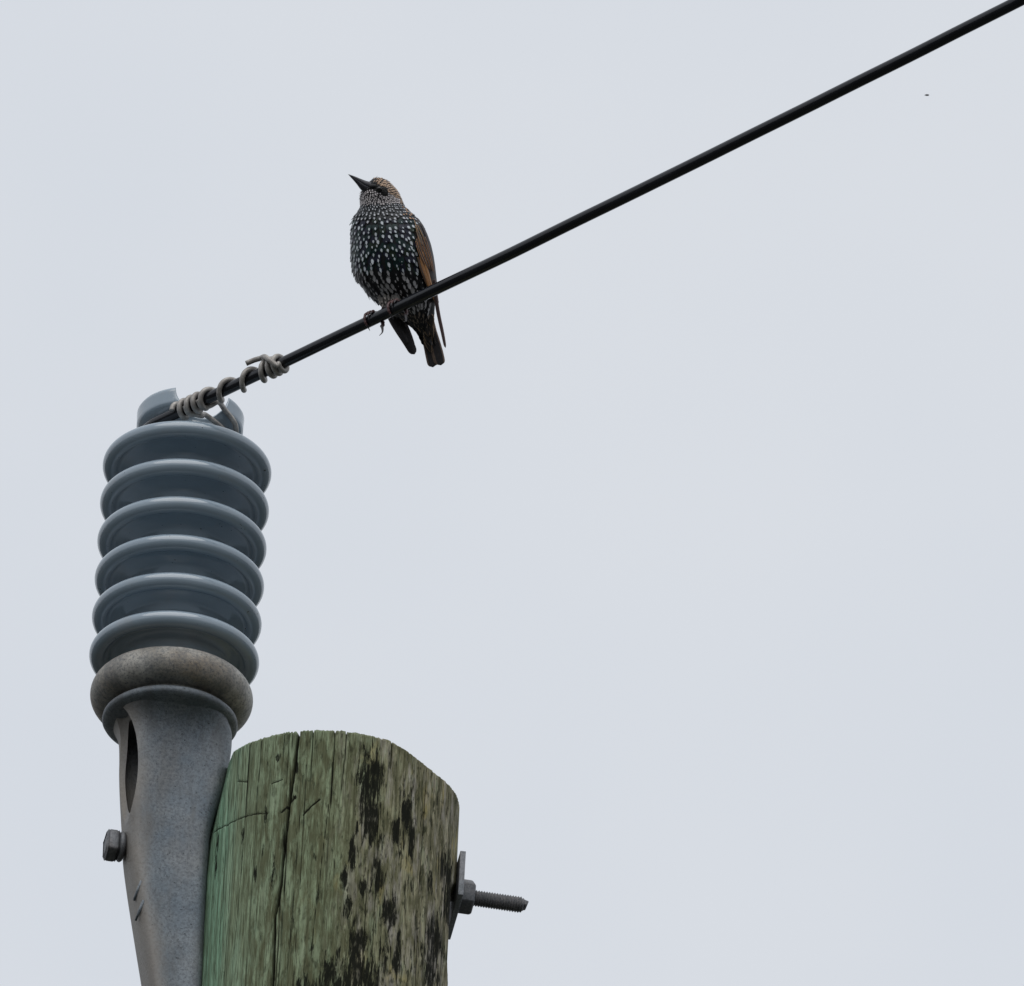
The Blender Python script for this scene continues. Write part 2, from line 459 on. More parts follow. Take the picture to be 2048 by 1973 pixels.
for x, y, hw, hh, s in blobs:
    px, py = c7(x, y)
    t0, z0 = pole_hit(px, py)
    c = max(0.25, abs(math.cos(t0 + math.pi / 2)))
    wa = hw / K7 / c / PR; wz = hh / K7 * Q / CE
    dt = ((th - t0 + math.pi) % (2 * math.pi) - math.pi) / wa
    dz = (zs - z0) / wz
    f = np.exp(-0.75 * (dt[None] ** 2 + dz[:, None] ** 2)) * s
    st = np.maximum(st, f)
for k in range(90):                           # the same sort of mould all round and down the pole
    t0 = rng.uniform(0.2, math.pi + 0.6); z0 = ZT - rng.uniform(0.02, 4.0)
    wa = rng.uniform(0.03, 0.12); wz = rng.uniform(0.02, 0.15)
    dt = ((th - t0 + math.pi) % (2 * math.pi) - math.pi) / wa; dz = (zs - z0) / wz
    st = np.maximum(st, np.exp(-0.75 * (dt[None] ** 2 + dz[:, None] ** 2)) * rng.uniform(.5, 1))
pv = np.zeros((len(zs), NT, 3))
side = np.zeros((len(zs), NT))
# raggedness of the sawn top edge
topn = np.array([2.2 * noise.noise(Vector((t * 11, 0, 5))) + 2.6 * abs(noise.noise(Vector((t * 26, 2, 9)))) + 1.6 * noise.noise(Vector((t * 70, 2, 9))) for t in th])
topn = topn * 0.9 + np.array([1.8 * abs(noise.noise(Vector((t * 55, 4, 1)))) - 1.2 * max(0, noise.noise(Vector((t * 19, 7, 1)))) for t in th]) + cf[4] * -4.0
t_left = pole_hit(450, 1700)[0]; t_right = pole_hit(905, 1700)[0]
for i, z in enumerate(zs):
    c = pole_axis(z); r = pole_radius(z)
    w = np.array([noise.noise(Vector((math.cos(t) * 1.6, math.sin(t) * 1.6, z * 0.9))) for t in th[::6]])
    w = np.interp(np.arange(NT), np.arange(0, NT, 6), w) * 3.5
    ridge = np.zeros(NT)
    if i < 200:
        ridge = np.array([noise.noise(Vector((t * 34, 0, z * 3.5))) * 1.7 for t in th])
    rr = r + (w + ridge - cd[i] - np.clip(st[i] - 0.5, 0, 1) * 1.2) * Q
    # notch round the washer plate side
    edge = min(1.0, (ZT - z) / (5 * Q)); rr = rr - (1 - edge) * 4.0 * Q
    shoulder = np.interp(np.cos(th), [-1, 0.45, 0.6, 0.79, 0.92, 1], [0, 0, 12, 26, 22, 13])
    zr = z + topn * Q * math.exp(-(ZT - z) / (25 * Q)) - shoulder * Q * math.exp(-(ZT - z) / (70 * Q))
    pv[i, :, 0] = c[0] + rr * np.cos(th); pv[i, :, 1] = c[1] + rr * np.sin(th); pv[i, :, 2] = zr
    # flat gained for the bracket
    bb = pv[i] @ B / Q; yrow = 1060 - (z - ZA) * CE / Q
    cut = np.interp(yrow, [1500, 1560, 1610, 1680, 1760, 2300, 2360], [118, 112, 103, 93, 90, 90, 70])
    k = bb < cut
    pv[i][k] += ((cut - bb[k]) * Q)[:, None] * B
    # worn hollow where the plate washer has been drawn into the wood
    cutr = np.interp(yrow, [1640, 1700, 1730, 1880, 1960, 2050], [640, 584, 566, 566, 580, 640])
    bb = pv[i] @ B / Q; k = bb > cutr
    pv[i][k] += ((cutr - bb[k]) * Q * 0.92)[:, None] * B
    s = (th - t_left) / (t_right - t_left)
    side[i] = s
side = np.clip(np.where(np.abs(side) < 3, side, 1), -0.15, 1.0)
side = np.where((th[None] > t_right) | (th[None] < -math.pi + 0.05), 0.8, side)
verts = pv.reshape(-1, 3); faces = [tuple(reversed(q)) for q in grid_faces(len(zs), NT)]
# sawn top
capr = [0.85, 0.5, 0.2]
c = pole_axis(ZT); k0 = len(verts); ring = [verts[:NT]]
for f in capr:
    rv = c + (verts[:NT] - c) * f; rv[:, 2] = ZT + (verts[:NT, 2] - ZT) * f; ring.append(rv)
verts = np.concatenate([verts] + ring[1:] + [np.array([[c[0], c[1], ZT + 0.001]])])
prev = 0
for q in range(len(capr)):
    a0 = prev; b0 = k0 + q * NT
    for j in range(NT):
        j2 = (j + 1) % NT; faces.append((a0 + j, a0 + j2, b0 + j2, b0 + j))
    prev = b0
for j in range(NT): faces.append((prev + j, prev + (j + 1) % NT, len(verts) - 1))
pole = mk('utility_pole', verts, faces, WOOD, loc=(pole_axis(0)[0], pole_axis(0)[1], 0))
nx = len(verts) - len(zs) * NT
attr(pole, 'stain', 'FLOAT', np.concatenate([st.ravel(), np.zeros(nx)]))
attr(pole, 'crack', 'FLOAT', np.concatenate([cf.ravel(), np.zeros(nx)]))
attr(pole, 'side', 'FLOAT', np.concatenate([side.ravel(), np.full(nx, 0.6)]))
tag(pole, 'weathered green treated wooden utility pole with black mould and long cracks', 'pole')

# ------------------------------------------------------------------ insulator
ins = root('post_insulator', (0, 0, zz(1394)))
tag(ins, 'ribbed grey porcelain post insulator on a metal bracket beside the wooden pole', 'insulator')
shed_y = [940 + 75.52 * i for i in range(6)]
RR = 152.5; RT = 17
for i, y in enumerate(shed_y):
    rc = 76 + 4.6 * i
    prof = []
    # top face slopes down to the rim, round rim, underside dips towards the core
    prof.append((rc - 4, 44)); prof.append((rc + 2, 40)); prof.append((rc + 12, 34)); prof.append((RR - 30, 20))
    for a in np.linspace(72, -92, 22):
        prof.append((RR + RT * math.cos(math.radians(a)), RT * math.sin(math.radians(a))))
    prof.append((RR - 7, -15.0)); prof.append((RR - 12, -10.5)); prof.append((RR - 15, -6)); prof.append((RR - 22, -4.5))
    prof.append((rc + 30, -9)); prof.append((rc + 14, -14)); prof.append((rc + 7, -19)); prof.append((rc + 5, -24)); prof.append((rc + 1, -27)); prof.append((rc - 3, -38))
    v, f = lathe([(r * Q, z * Q) for r, z in prof], (0, 0, zz(y)), 160)
    mk('shed', v, f, PORC, ins)
core = []
for i, y in enumerate(np.linspace(915, 1350, 12)):
    core.append(((72 + 4.6 * (y - 940) / 75.5) * Q, zz(y)))
core.append((101 * Q, zz(1385)))
v, f = lathe([(r, z) for r, z in core], (0, 0, 0), 96); mk('porcelain_core', v, f, PORC, ins)

# saddle head: round block with a tie groove round its neck and a U-shaped cable groove across its top
GA = math.radians(-76)
HZ = zz(940)
def neck_r(z):
    zp = [20, 36, 44, 52, 60, 68, 76, 84, 90, 95, 128]; rp = [104, 100, 94, 87, 84, 84, 88, 96, 103, 107, 108]
    return float(np.interp(z, zp, rp))
def groove(d):
    d = abs(d)
    return 130.0 if d >= 56 else 132 - 58 * math.sqrt(max(0, 1 - (d / 56) ** 2)) if d > 0 else 74.0
NH = 480; hv = []; hf = []
tops = []
for j in range(NH):
    a = 2 * math.pi * j / NH
    zt = 130.0
    for _ in range(30): zt = 0.5 * zt + 0.5 * min(130.0, groove(neck_r(min(zt, 128)) * math.sin(a - GA)))
    tops.append(zt)
LZ = 22
for i in range(LZ + 1):
    for j in range(NH):
        a = 2 * math.pi * j / NH; zt = tops[j]
        z = 20 + (zt - 20) * (i / LZ)
        r = neck_r(z)
        r -= 3.0 * max(0, 1 - (zt - z) / 4.0) ** 2
        hv.append((r * Q * math.cos(a), r * Q * math.sin(a), HZ + z * Q))
hf += [q for q in grid_faces(LZ + 1, NH)]
RN = 26; k0 = len(hv)
for i in range(1, RN):
    for j in range(NH):
        a = 2 * math.pi * j / NH; r = (neck_r(tops[j]) - 3.0) * (1 - i / RN)
        z = min(130.0, groove(r * math.sin(a - GA)))
        hv.append((r * Q * math.cos(a), r * Q * math.sin(a), HZ + z * Q))
hv.append((0, 0, HZ + 74 * Q))
def rowi(i, j): return (LZ * NH + j) if i == 0 else (k0 + (i - 1) * NH + j)
for i in range(RN - 1):
    for j in range(NH):
        j2 = (j + 1) % NH; hf.append((rowi(i, j), rowi(i, j2), rowi(i + 1, j2), rowi(i + 1, j)))
for j in range(NH): hf.append((rowi(RN - 1, j), rowi(RN - 1, (j + 1) % NH), len(hv) - 1))
head = mk('saddle_head', hv, hf, PORC, ins)
for p in head.data.polygons: pass

# cast cap: fat ring round the foot of the porcelain
prof = [(96, 46), (100, 40), (112, 37)]
for a in np.linspace(100, -100, 30):
    prof.append((124.5 + 37.5 * math.cos(math.radians(a)), 38 * math.sin(math.radians(a))))
prof += [(117, -41), (116, -60), (60, -60)]
v, f = lathe([(r * Q, z * Q) for r, z in prof], (0, 0, zz(1394)), 160)
mk('metal_cap', v, f, CAP, ins)
prof = [(60, 12), (124, 12), (130, 9), (134, 5), (135, -1), (132, -6), (124, -9), (90, -14), (60, -16)]
v, f = lathe([(r * Q, z * Q) for r, z in prof], (0, 0, zz(1443)), 160)
mk('flange', v, f, IRON, ins)

# bracket: hollow tapering casting that leans on the pole
def loft(secs, n=72, inset=0.0, rough_amp=0.0):
    vs = []
    for (y, bl, br, hp, rad, conc) in secs:
        bl += inset; br -= inset; hp_ = hp - inset
        rad_ = max(6, rad - inset * 0.5)
        cb = (bl + br) / 2; hb = (br - bl) / 2; rad_ = min(rad_, hb * 0.98, hp_ * 0.98)
        for j in range(n):
            a = 2 * math.pi * j / n
            ex = 2.0 / (2.0 + 3.2 * (1 - rad_ / max(hb, hp_)) ** 1)
            ca, sa = math.cos(a), math.sin(a)
            b = cb + hb * math.copysign(abs(ca) ** ex, ca); p = hp_ * math.copysign(abs(sa) ** ex, sa)
            if conc:
                t = max(0, 1 - ((b - cb) / (hb * 0.82)) ** 2); p -= math.copysign(conc * t ** 1.3, p) * (1 if abs(sa) > 0.3 else 0)
            w = fr(b, p, zz(y)); vs.append(w)
    vs = np.array(vs); m = len(secs)
    fs = grid_faces(m, n)
    fs.append(tuple(range(n))[::-1]); fs.append(tuple(range((m - 1) * n, m * n)))
    return vs, fs
key = [(1440, -112, 116, 112, 90, 0), (1452, -109, 115, 100, 80, 0), (1464, -102, 121, 84, 62, 2), (1482, -96, 123, 72, 46, 4),
       (1510, -93, 122, 67, 40, 9), (1545, -91, 117, 65, 38, 13), (1585, -87, 110, 63, 36, 15), (1625, -82, 100, 62, 35, 15),
       (1665, -77, 92, 61, 35, 14), (1710, -72, 91, 60, 34, 13), (1760, -62, 91, 60, 33, 12), (1845, -42, 93, 59, 31, 11),
       (1973, -11, 96, 57, 30, 9), (2100, 20, 99, 54, 26, 5), (2230, 52, 101, 50, 20, 3), (2262, 62, 101, 42, 16, 0)]
ks = cat_rom(np.array(key, dtype=float), 7)
v, f = loft([tuple(x) for x in ks])
brk = mk('bracket', v, f, IRON, ins)
def ellipsoid(cen, rb, rp, rz, n=40, m=28, powr=2.0):
    vs = [cen + rz * Q * ZV]
    for i in range(1, m):
        e = math.pi / 2 - math.pi * i / m
        for j in range(n):
            a = 2 * math.pi * j / n
            vs.append(cen + Q * (rb * math.cos(e) * math.cos(a) * B + rp * math.cos(e) * math.sin(a) * P + rz * math.sin(e) * ZV))
    vs.append(cen - rz * Q * ZV); fs = []
    for j in range(n): fs.append((0, 1 + (j + 1) % n, 1 + j)[::-1])
    for i in range(m - 2):
        for j in range(n):
            a = 1 + i * n + j; b = 1 + i * n + (j + 1) % n; fs.append((a, b, b + n, a + n)[::-1])
    k = len(vs) - 1
    for j in range(n): fs.append((k, 1 + (m - 2) * n + j, 1 + (m - 2) * n + (j + 1) % n)[::-1])
    return np.array(vs), fs
def cut(target, v, f, first=False):
    bm = bmesh.new()
    tmp = mk('cutter', v, f, IRON, loc=(0, 0, 0))
    for ob in ((tmp, target) if first else (tmp,)):
        bm = bmesh.new(); bm.from_mesh(ob.data); bmesh.ops.recalc_face_normals(bm, faces=bm.faces); bm.to_mesh(ob.data); bm.free()
    md = target.modifiers.new('cut', 'BOOLEAN'); md.operation = 'DIFFERENCE'; md.object = tmp; md.solver = 'EXACT'
    dg = bpy.context.evaluated_depsgraph_get(); dg.update()
    me = bpy.data.meshes.new_from_object(target.evaluated_get(dg))
    target.modifiers.clear(); target.data = me
    bpy.data.objects.remove(tmp)
inner = [tuple(x) for x in cat_rom(np.array([(1462, -90, 100, 54, 30, 0), (1500, -86, 104, 50, 30, 0), (1560, -85, 98, 44, 28, 0), (1620, -78, 88, 40, 28, 0), (1660, -73, 82, 38, 26, 0), (1695, -68, 78, 36, 26, 0)], dtype=float), 5)]
iv, if_ = loft(inner, 48, inset=5)
cut(brk, iv, if_, True)
cv, cfx = ellipsoid(fr(-112, 30, zz(1568)), 53, 54, 150)
cut(brk, cv, cfx)
brk.data.polygons.foreach_set('use_smooth', [True] * len(brk.data.polygons))
brk.data.set_sharp_from_angle(angle=math.radians(42))
gr = []                                       # brown tint on the outer face, fading unevenly towards the pole
for vt in brk.data.vertices:
    w = np.array(vt.co) + ORIG['post_insulator']; y = 1060 - (w[2] - ZA) * CE / Q
    bl = np.interp(y, [k[0] for k in key], [k[1] for k in key]); b = w @ B / Q - bl
    nz = noise.noise(Vector((w[0] * 30, w[1] * 30, w[2] * 14)))
    gr.append(float(np.clip(1.15 - b / 42 + 0.5 * nz, 0, 1)))
attr(brk, 'outer_tint', 'FLOAT', gr)
# raised casting marks low on the outer corner
for (x0, y0, x1, y1) in ((-43, 1782, -52, 1812), (-36, 1819, -46, 1850)):
    v, f = tube([fr(x0, 50, zz(y0)), fr((x0 + x1) / 2, 43, zz((y0 + y1) / 2)), fr(x1, 30, zz(y1))], np.array([2.6, 3.0, 2.4]) * Q, 8)
    mk('casting_mark', v, f, IRON, brk)

# ------------------------------------------------------------------ mounting bolt
YB = 1697.0; ZB = zz(YB)
BN = (0.0, 0.0)
bolt = root('mounting_bolt', tuple(fr(-90, 0, ZB)))
tag(bolt, 'long threaded galvanised bolt through the bracket and the top of the wooden pole', 'bolt')
BZ = np.cross(B, P)                          # vertical, completes the frame
def rod(x, r, a): return fr(x, 0, ZB) + r * Q * (math.cos(a) * P + math.sin(a) * ZV)
def polygon_prism(x0, x1, r, k, rot, cham=3.0, n_face=1):
    """k-sided block along the bolt with chamfered ends"""
    vs = []; fs = []
    rings = [(x0, r * 0.90), (x0 + cham, r), (x1 - cham, r), (x1, r * 0.88)]
    for x, rr in rings:
        for j in range(k): vs.append(rod(x, rr, rot + 2 * math.pi * j / k))
    fs = grid_faces(4, k); fs.append(tuple(range(k))[::-1]); fs.append(tuple(range(3 * k, 4 * k)))
    return np.array(vs), fs
def bevelled(name, v, f, mat, parent, w):
    o = mk(name, v, f, mat, parent, smooth=False)
    bm = bmesh.new(); bm.from_mesh(o.data); bmesh.ops.recalc_face_normals(bm, faces=bm.faces)
    bmesh.ops.bevel(bm, geom=bm.edges[:] + bm.verts[:], offset=w * Q, segments=2, affect='EDGES', profile=0.5)
    for p in bm.faces: p.smooth = True
    bm.to_mesh(o.data); bm.free(); o.data.set_sharp_from_angle(angle=math.radians(50))
    return o
v, f = polygon_prism(-112, -86, 34, 4, math.radians(52), 2); bevelled('bolt_head', v, f, BOLT, bolt, 5)
v, f = [], []
ringp = [(-86, 10), (-86, 27), (-84, 30), (-80, 31), (-76, 28), (-70, 10)]
vs = [rod(x, r, 2 * math.pi * j / 48) for x, r in ringp for j in range(48)]
wsh = mk('round_washer', vs, grid_faces(len(ringp), 48), BOLT, bolt)
# threaded shaft with a real helical thread
x0, x1 = 626.0, 731.0; pitch = 5.3; nl = int((x1 - x0) / pitch * 8); vs = []
for i in range(nl + 1):
    x = x0 + (x1 - x0) * i / nl
    for j in range(32):
        a = 2 * math.pi * j / 32; ph = (x / pitch - j / 32) % 1
        r = 13.6 + 3.2 * (1 - abs(2 * ph - 1)); r -= max(0, (x - (x1 - 6)) * 0.55)
        vs.append(rod(x, r, a))
fs = grid_faces(nl + 1, 32)
k = len(vs)
for x, r in ((x1 + 0.5, 11), (x1 + 6.5, 9.5), (x1 + 7.5, 8)):
    for j in range(32): vs.append(rod(x + 2.5 * math.sin(2 * math.pi * j / 32), r, 2 * math.pi * j / 32))
fs += grid_faces(4, 32, off=k - 32); fs.append(tuple(range(len(vs) - 32, len(vs))))
mk('threaded_end', vs, fs, BOLT, bolt)
vs = [rod(x, 13.5, 2 * math.pi * j / 24) for x in (-88, 630) for j in range(24)]
mk('shank', vs, grid_faces(2, 24), BOLT, bolt)
v, f = polygon_prism(595, 629, 37, 6, math.radians(20), 4); bevelled('hex_nut', v, f, BOLT, bolt, 2.5)
# square plate washer between nut and pole
def boxv(x0, x1, p0, p1, z0, z1):
    vs = [fr(x, p, ZB + z * Q) for x in (x0, x1) for p in (p0, p1) for z in (z0, z1)]
    return vs, [(0, 1, 3, 2), (4, 6, 7, 5), (0, 4, 5, 1), (2, 3, 7, 6), (0, 2, 6, 4), (1, 5, 7, 3)]
v, f = boxv(584, 595, -90, 90, -50, 50)
ca, sa = math.cos(math.radians(3.2)), math.sin(math.radians(3.2))     # the plate sits a little askew
pc = fr(590, 70, ZB); v = [pc + np.array([ca * d[0] + sa * d[1], -sa * d[0] + ca * d[1], d[2]]) for d in (np.array(q) - pc for q in v)]
bevelled('plate_washer', v, f, PLATE, bolt, 0.8)

# ------------------------------------------------------------------ cable
# the cable is held at the near left side of the insulator's neck, runs towards the viewer on the
# right and bends round the neck to run away behind it
WR = 11.6                                    # radius in photo pixels
NZ = HZ + 66 * Q
GAZ = math.radians(-42)
G = np.array([math.cos(GAZ), math.sin(GAZ), 0]); Nn = np.array([-math.sin(GAZ), math.cos(GAZ), 0])
CONT = -(84 + WR) * Q * Nn                    # contact point beside the neck
def plane_pt(px, py):
    """point of the vertical plane of the cable under a photo pixel"""
    d = at(px, py, 1.0) - CAM; o = CAM - np.array([CONT[0], CONT[1], 0])
    t = -np.dot(o[:2], Nn[:2]) / np.dot(d[:2], Nn[:2]); return CAM + d * t
pix = [(405, 799), (500, 756.5), (600, 710.5), (680, 673.5), (780, 625.5), (879, 576.8), (1140, 448), (1400, 319), (1700, 171), (2028, 9)]
wp = [plane_pt(*p) for p in pix]
# smooth the run by a quadratic in the plane
sv = np.array([np.dot(w[:2] - CONT[:2], G[:2]) for w in wp]); zv = np.array([w[2] for w in wp])
co = np.polyfit(sv, zv, 2); 
def wz_of(s): return np.polyval(co, s)
def W(s): return np.array([CONT[0] + G[0] * s, CONT[1] + G[1] * s, wz_of(s)])
def s_of_px(px):
    lo, hi = -0.3, 3.0
    for _ in range(50):
        m = 0.5 * (lo + hi); w = W(m) - CAM; x = 1024 + np.dot(w, R) / np.dot(w, F) * D / Q
        if x < px: lo = m
        else: hi = m
    return 0.5 * (lo + hi)
s_end = 3.0
z0 = W(0)[2]
path = []
# far run behind the insulator, azimuth 85 degrees
a_end = math.radians(-175); rad = (84 + WR) * Q
last = rad * np.array([math.cos(a_end), math.sin(a_end)]); dirn = np.array([math.cos(math.radians(85)), math.sin(math.radians(85))])
for d in (45, 30, 18, 9, 4, 2, 1, 0.5, 0.2, 0.08, 0.03):
    p = last + dirn * d; path.append((p[0], p[1], z0 - 0.004 - 0.03 * d + 0.00066 * d * d))
for a in np.linspace(a_end, math.radians(-132), 9)[:-1]:
    path.append((rad * math.cos(a), rad * math.sin(a), z0 - 0.003 * (1 - (a - a_end) / math.radians(43))))
for s in np.linspace(0, 3.0, 90):             # the sheath is very slightly kinked
    path.append(tuple(W(s) + 0.9 * Q * min(1, s * 4) * (ZV * noise.noise(Vector((s * 9, 0, 0))) + Nn * noise.noise(Vector((s * 9, 5, 0))))))
sl = np.polyval(np.polyder(co), 3.0)
for d in (1, 3, 6, 10, 16, 24, 34):
    path.append((CONT[0] + G[0] * (3 + d), CONT[1] + G[1] * (3 + d), W(3.0)[2] + sl * d + 0.0012 * d * d))
cp = cat_rom(path, 4)
v, f = tube(cp, WR * Q, 28)
cable = mk('power_cable', v, f, CABLE, loc=tuple(path[19]))
tag(cable, 'thick black sheathed power cable rising to the upper right with a bird perched on it', 'cable')

# ------------------------------------------------------------------ tie wire
TR = 5.4
def around(s, phi, rho):
    return W(s) + rho * Q * (math.cos(phi) * Nn + math.sin(phi) * ZV)
px_marks = [567, 556, 545, 533, 494, 447, 409, 396, 383, 369, 353]      # one turn between successive marks, right to left
ph_marks = [-0.25, 0.75, 1.75, 2.75, 3.75, 4.75, 5.75, 6.75, 7.75, 8.75, 9.75]
sm_ = [s_of_px(p) for p in px_marks]
pts = []
# free end: over the top, backwards across the tight loops
sx = [s_of_px(p) for p in (503, 515, 527, 538, 548, 558, 566)]
for s, ph, rho in zip(sx, (128, 112, 110, 130, 158, 190, 225), (30, 31, 29, 27, 26, 25, 22)):
    pts.append(around(s, math.radians(ph), rho))
n_t = 16
tt = np.arange(-0.25, 9.75, 1 / n_t)
sfun = np.interp(tt, ph_marks, sm_)
sfun = np.convolve(np.pad(sfun, 4, mode='edge'), np.ones(9) / 9, mode='valid')
for t, s in zip(tt, sfun):
    rho = WR + TR - 0.2
    pts.append(around(s, math.radians(270) + 2 * math.pi * (t + 0.10), rho))
v, f = tube(cat_rom(pts, 3), TR * Q, 14)
tie = root('tie_wire', tuple(W(s_of_px(450))))
tag(tie, 'grey aluminium tie wire coiled round the black cable and the insulator neck', 'wire')
mk('wrapping', v, f, TIE, tie)
# two strands from the coil round the right side of the neck and on behind it
def neck(a, z, r=84 + TR): return np.array([r * Q * math.cos(math.radians(a)), r * Q * math.sin(math.radians(a)), HZ + z * Q])
sA = s_of_px(406); sB = s_of_px(380)
pa = [around(sA, math.radians(200), 16), around(sA, math.radians(270), 17), around(sA + 0.004, math.radians(335), 17), around(sA + 0.008, math.radians(10), 30), neck(-52, 92, 112), neck(-32, 80, 107), neck(-14, 70, 96), neck(10, 64), neck(50, 62), neck(90, 62), neck(130, 62), neck(160, 62)]
pb = [around(sB, math.radians(200), 16), around(sB, math.radians(255), 17), around(sB + 0.002, math.radians(300), 17), around(sB + 0.006, math.radians(330), 28), neck(-72, 70, 104), neck(-48, 58, 98), neck(-22, 54, 91), neck(10, 52), neck(50, 52), neck(90, 52), neck(130, 52), neck(160, 52)]
for p in (pa, pb):
    v, f = tube(cat_rom(p, 6), TR * Q, 12); mk('strand', v, f, TIE, tie)

# ------------------------------------------------------------------ starling
WD0 = float(np.dot(W(s_of_px(768)) - CAM, F))          # cable depth where the bird sits
# rows of the body: photo row, left edge, right edge, centre depth px, half depth px
rows = [(355.5, 752, 758, 40, 3), (358, 745, 768, 40, 12), (362, 740, 775, 40, 19), (368, 734, 782, 40, 25), (375, 728, 789, 40, 30), (383, 722.5, 795.5, 41, 33),
        (392, 720, 800, 42, 34), (401, 720, 804, 43, 35), (410, 720.5, 808, 44, 38), (419, 717, 816, 46, 43), (428, 711, 826, 48, 49), (438, 705.5, 835, 50, 54),
        (452, 702.5, 845, 52, 60), (470, 701.5, 853, 54, 64), (490, 701, 860, 56, 67), (512, 701, 865, 58, 68), (532, 703, 868, 60, 66), (550, 708, 870, 61, 62),
        (566, 718, 872, 62, 56), (582, 729, 872.5, 64, 49), (597, 743, 872, 66, 41), (611, 760, 871, 68, 33), (624, 778, 870, 70, 26), (636, 797, 866, 72, 20),
        (650, 818, 864, 74, 14), (662, 832, 866, 76, 9), (672, 840, 868, 77, 6)]
RW = np.array(rows, dtype=float)
def rowp(y):
    l, r, c, h = (np.interp(y, RW[:, 0], RW[:, k]) for k in (1, 2, 3, 4))
    return (l + r) / 2, (r - l) / 2, c, h
def bp(px, py, dpx): return at(px, py, WD0 + dpx * Q)
def body_pt(y, phi, off=0.0):
    cx, hw, c, h = rowp(y)
    return bp(cx + (hw + off) * math.cos(phi), y, c - (h + off) * math.sin(phi))
def body_n(y, phi):
    a = body_pt(y - 3, phi); b = body_pt(y + 3, phi); c = body_pt(y, phi - 0.05); d = body_pt(y, phi + 0.05)
    n = np.cross(b - a, d - c); n /= np.linalg.norm(n)
    cx, hw, cc, h = rowp(y); o = body_pt(y, phi) - bp(cx, y, cc)
    return n if np.dot(n, o) > 0 else -n
bird = root('starling', tuple(W(s_of_px(768)) + WR * Q * ZV))
tag(bird, 'speckled dark starling perched on the black cable, beak pointing up left', 'bird')
ys = np.concatenate([np.linspace(355.6, 372, 14), np.linspace(375, 672, 90)])
bv = [body_pt(y, 2 * math.pi * j / 64, -1.0 if 360 < y < 665 else 0) for y in ys for j in range(64)]
bfs = grid_faces(len(ys), 64); bfs.append(tuple(range(64))[::-1]); bfs.append(tuple(range(len(bv) - 64, len(bv))))
mk('body', bv, bfs, SKIN, bird)

# contour feathers
FV = []; FF = []; FU = []; FB = []; FT = []
VR = [0.0, 0.3, 0.6, 0.85, 1.0]; WS = [0.55, 0.95, 1.0, 0.72, 0.16]
def small_feather(Pp, T, N_, L, w, lift, base, tip, spot, sink=1.5, asp=0.40):
    Bt = np.cross(T, N_); k = len(FV)
    for v_, ws in zip(VR, WS):
        for u_ in (-1, 0, 1):
            FV.append(Pp + Q * (T * L * v_ + Bt * u_ * w * ws + N_ * (-sink + (lift + sink) * v_ - abs(u_) * 0.10 * w)))
            FU.append((u_, v_, spot)); FB.append((*base, 1)); FT.append((*tip, asp))
    for i in range(4):
        for j in range(2):
            a = k + i * 3 + j; FF.append((a, a + 1, a + 4, a + 3))
def px_of(p):
    w = p - CAM; d = np.dot(w, F); return 1024 + np.dot(w, R) / d * D / Q, 986.5 - np.dot(w, U) / d * D / Q
def flow(px, py):
    d = np.array([px - 722.0, py - 362.0]); d /= max(np.linalg.norm(d), 1e-6)
    t = np.array([846.0 - px, 700.0 - py]); t /= np.linalg.norm(t)
    dn = np.array([0.10, 1.0])
    k = min(1, max(0, (py - 410) / 60)) * 0.45; d = d * (1 - k) + dn * k
    k2 = min(1, max(0, (py - 520) / 80)); d = d * (1 - k2) + t * k2
    return d / np.linalg.norm(d)
y = 357.0; row = 0
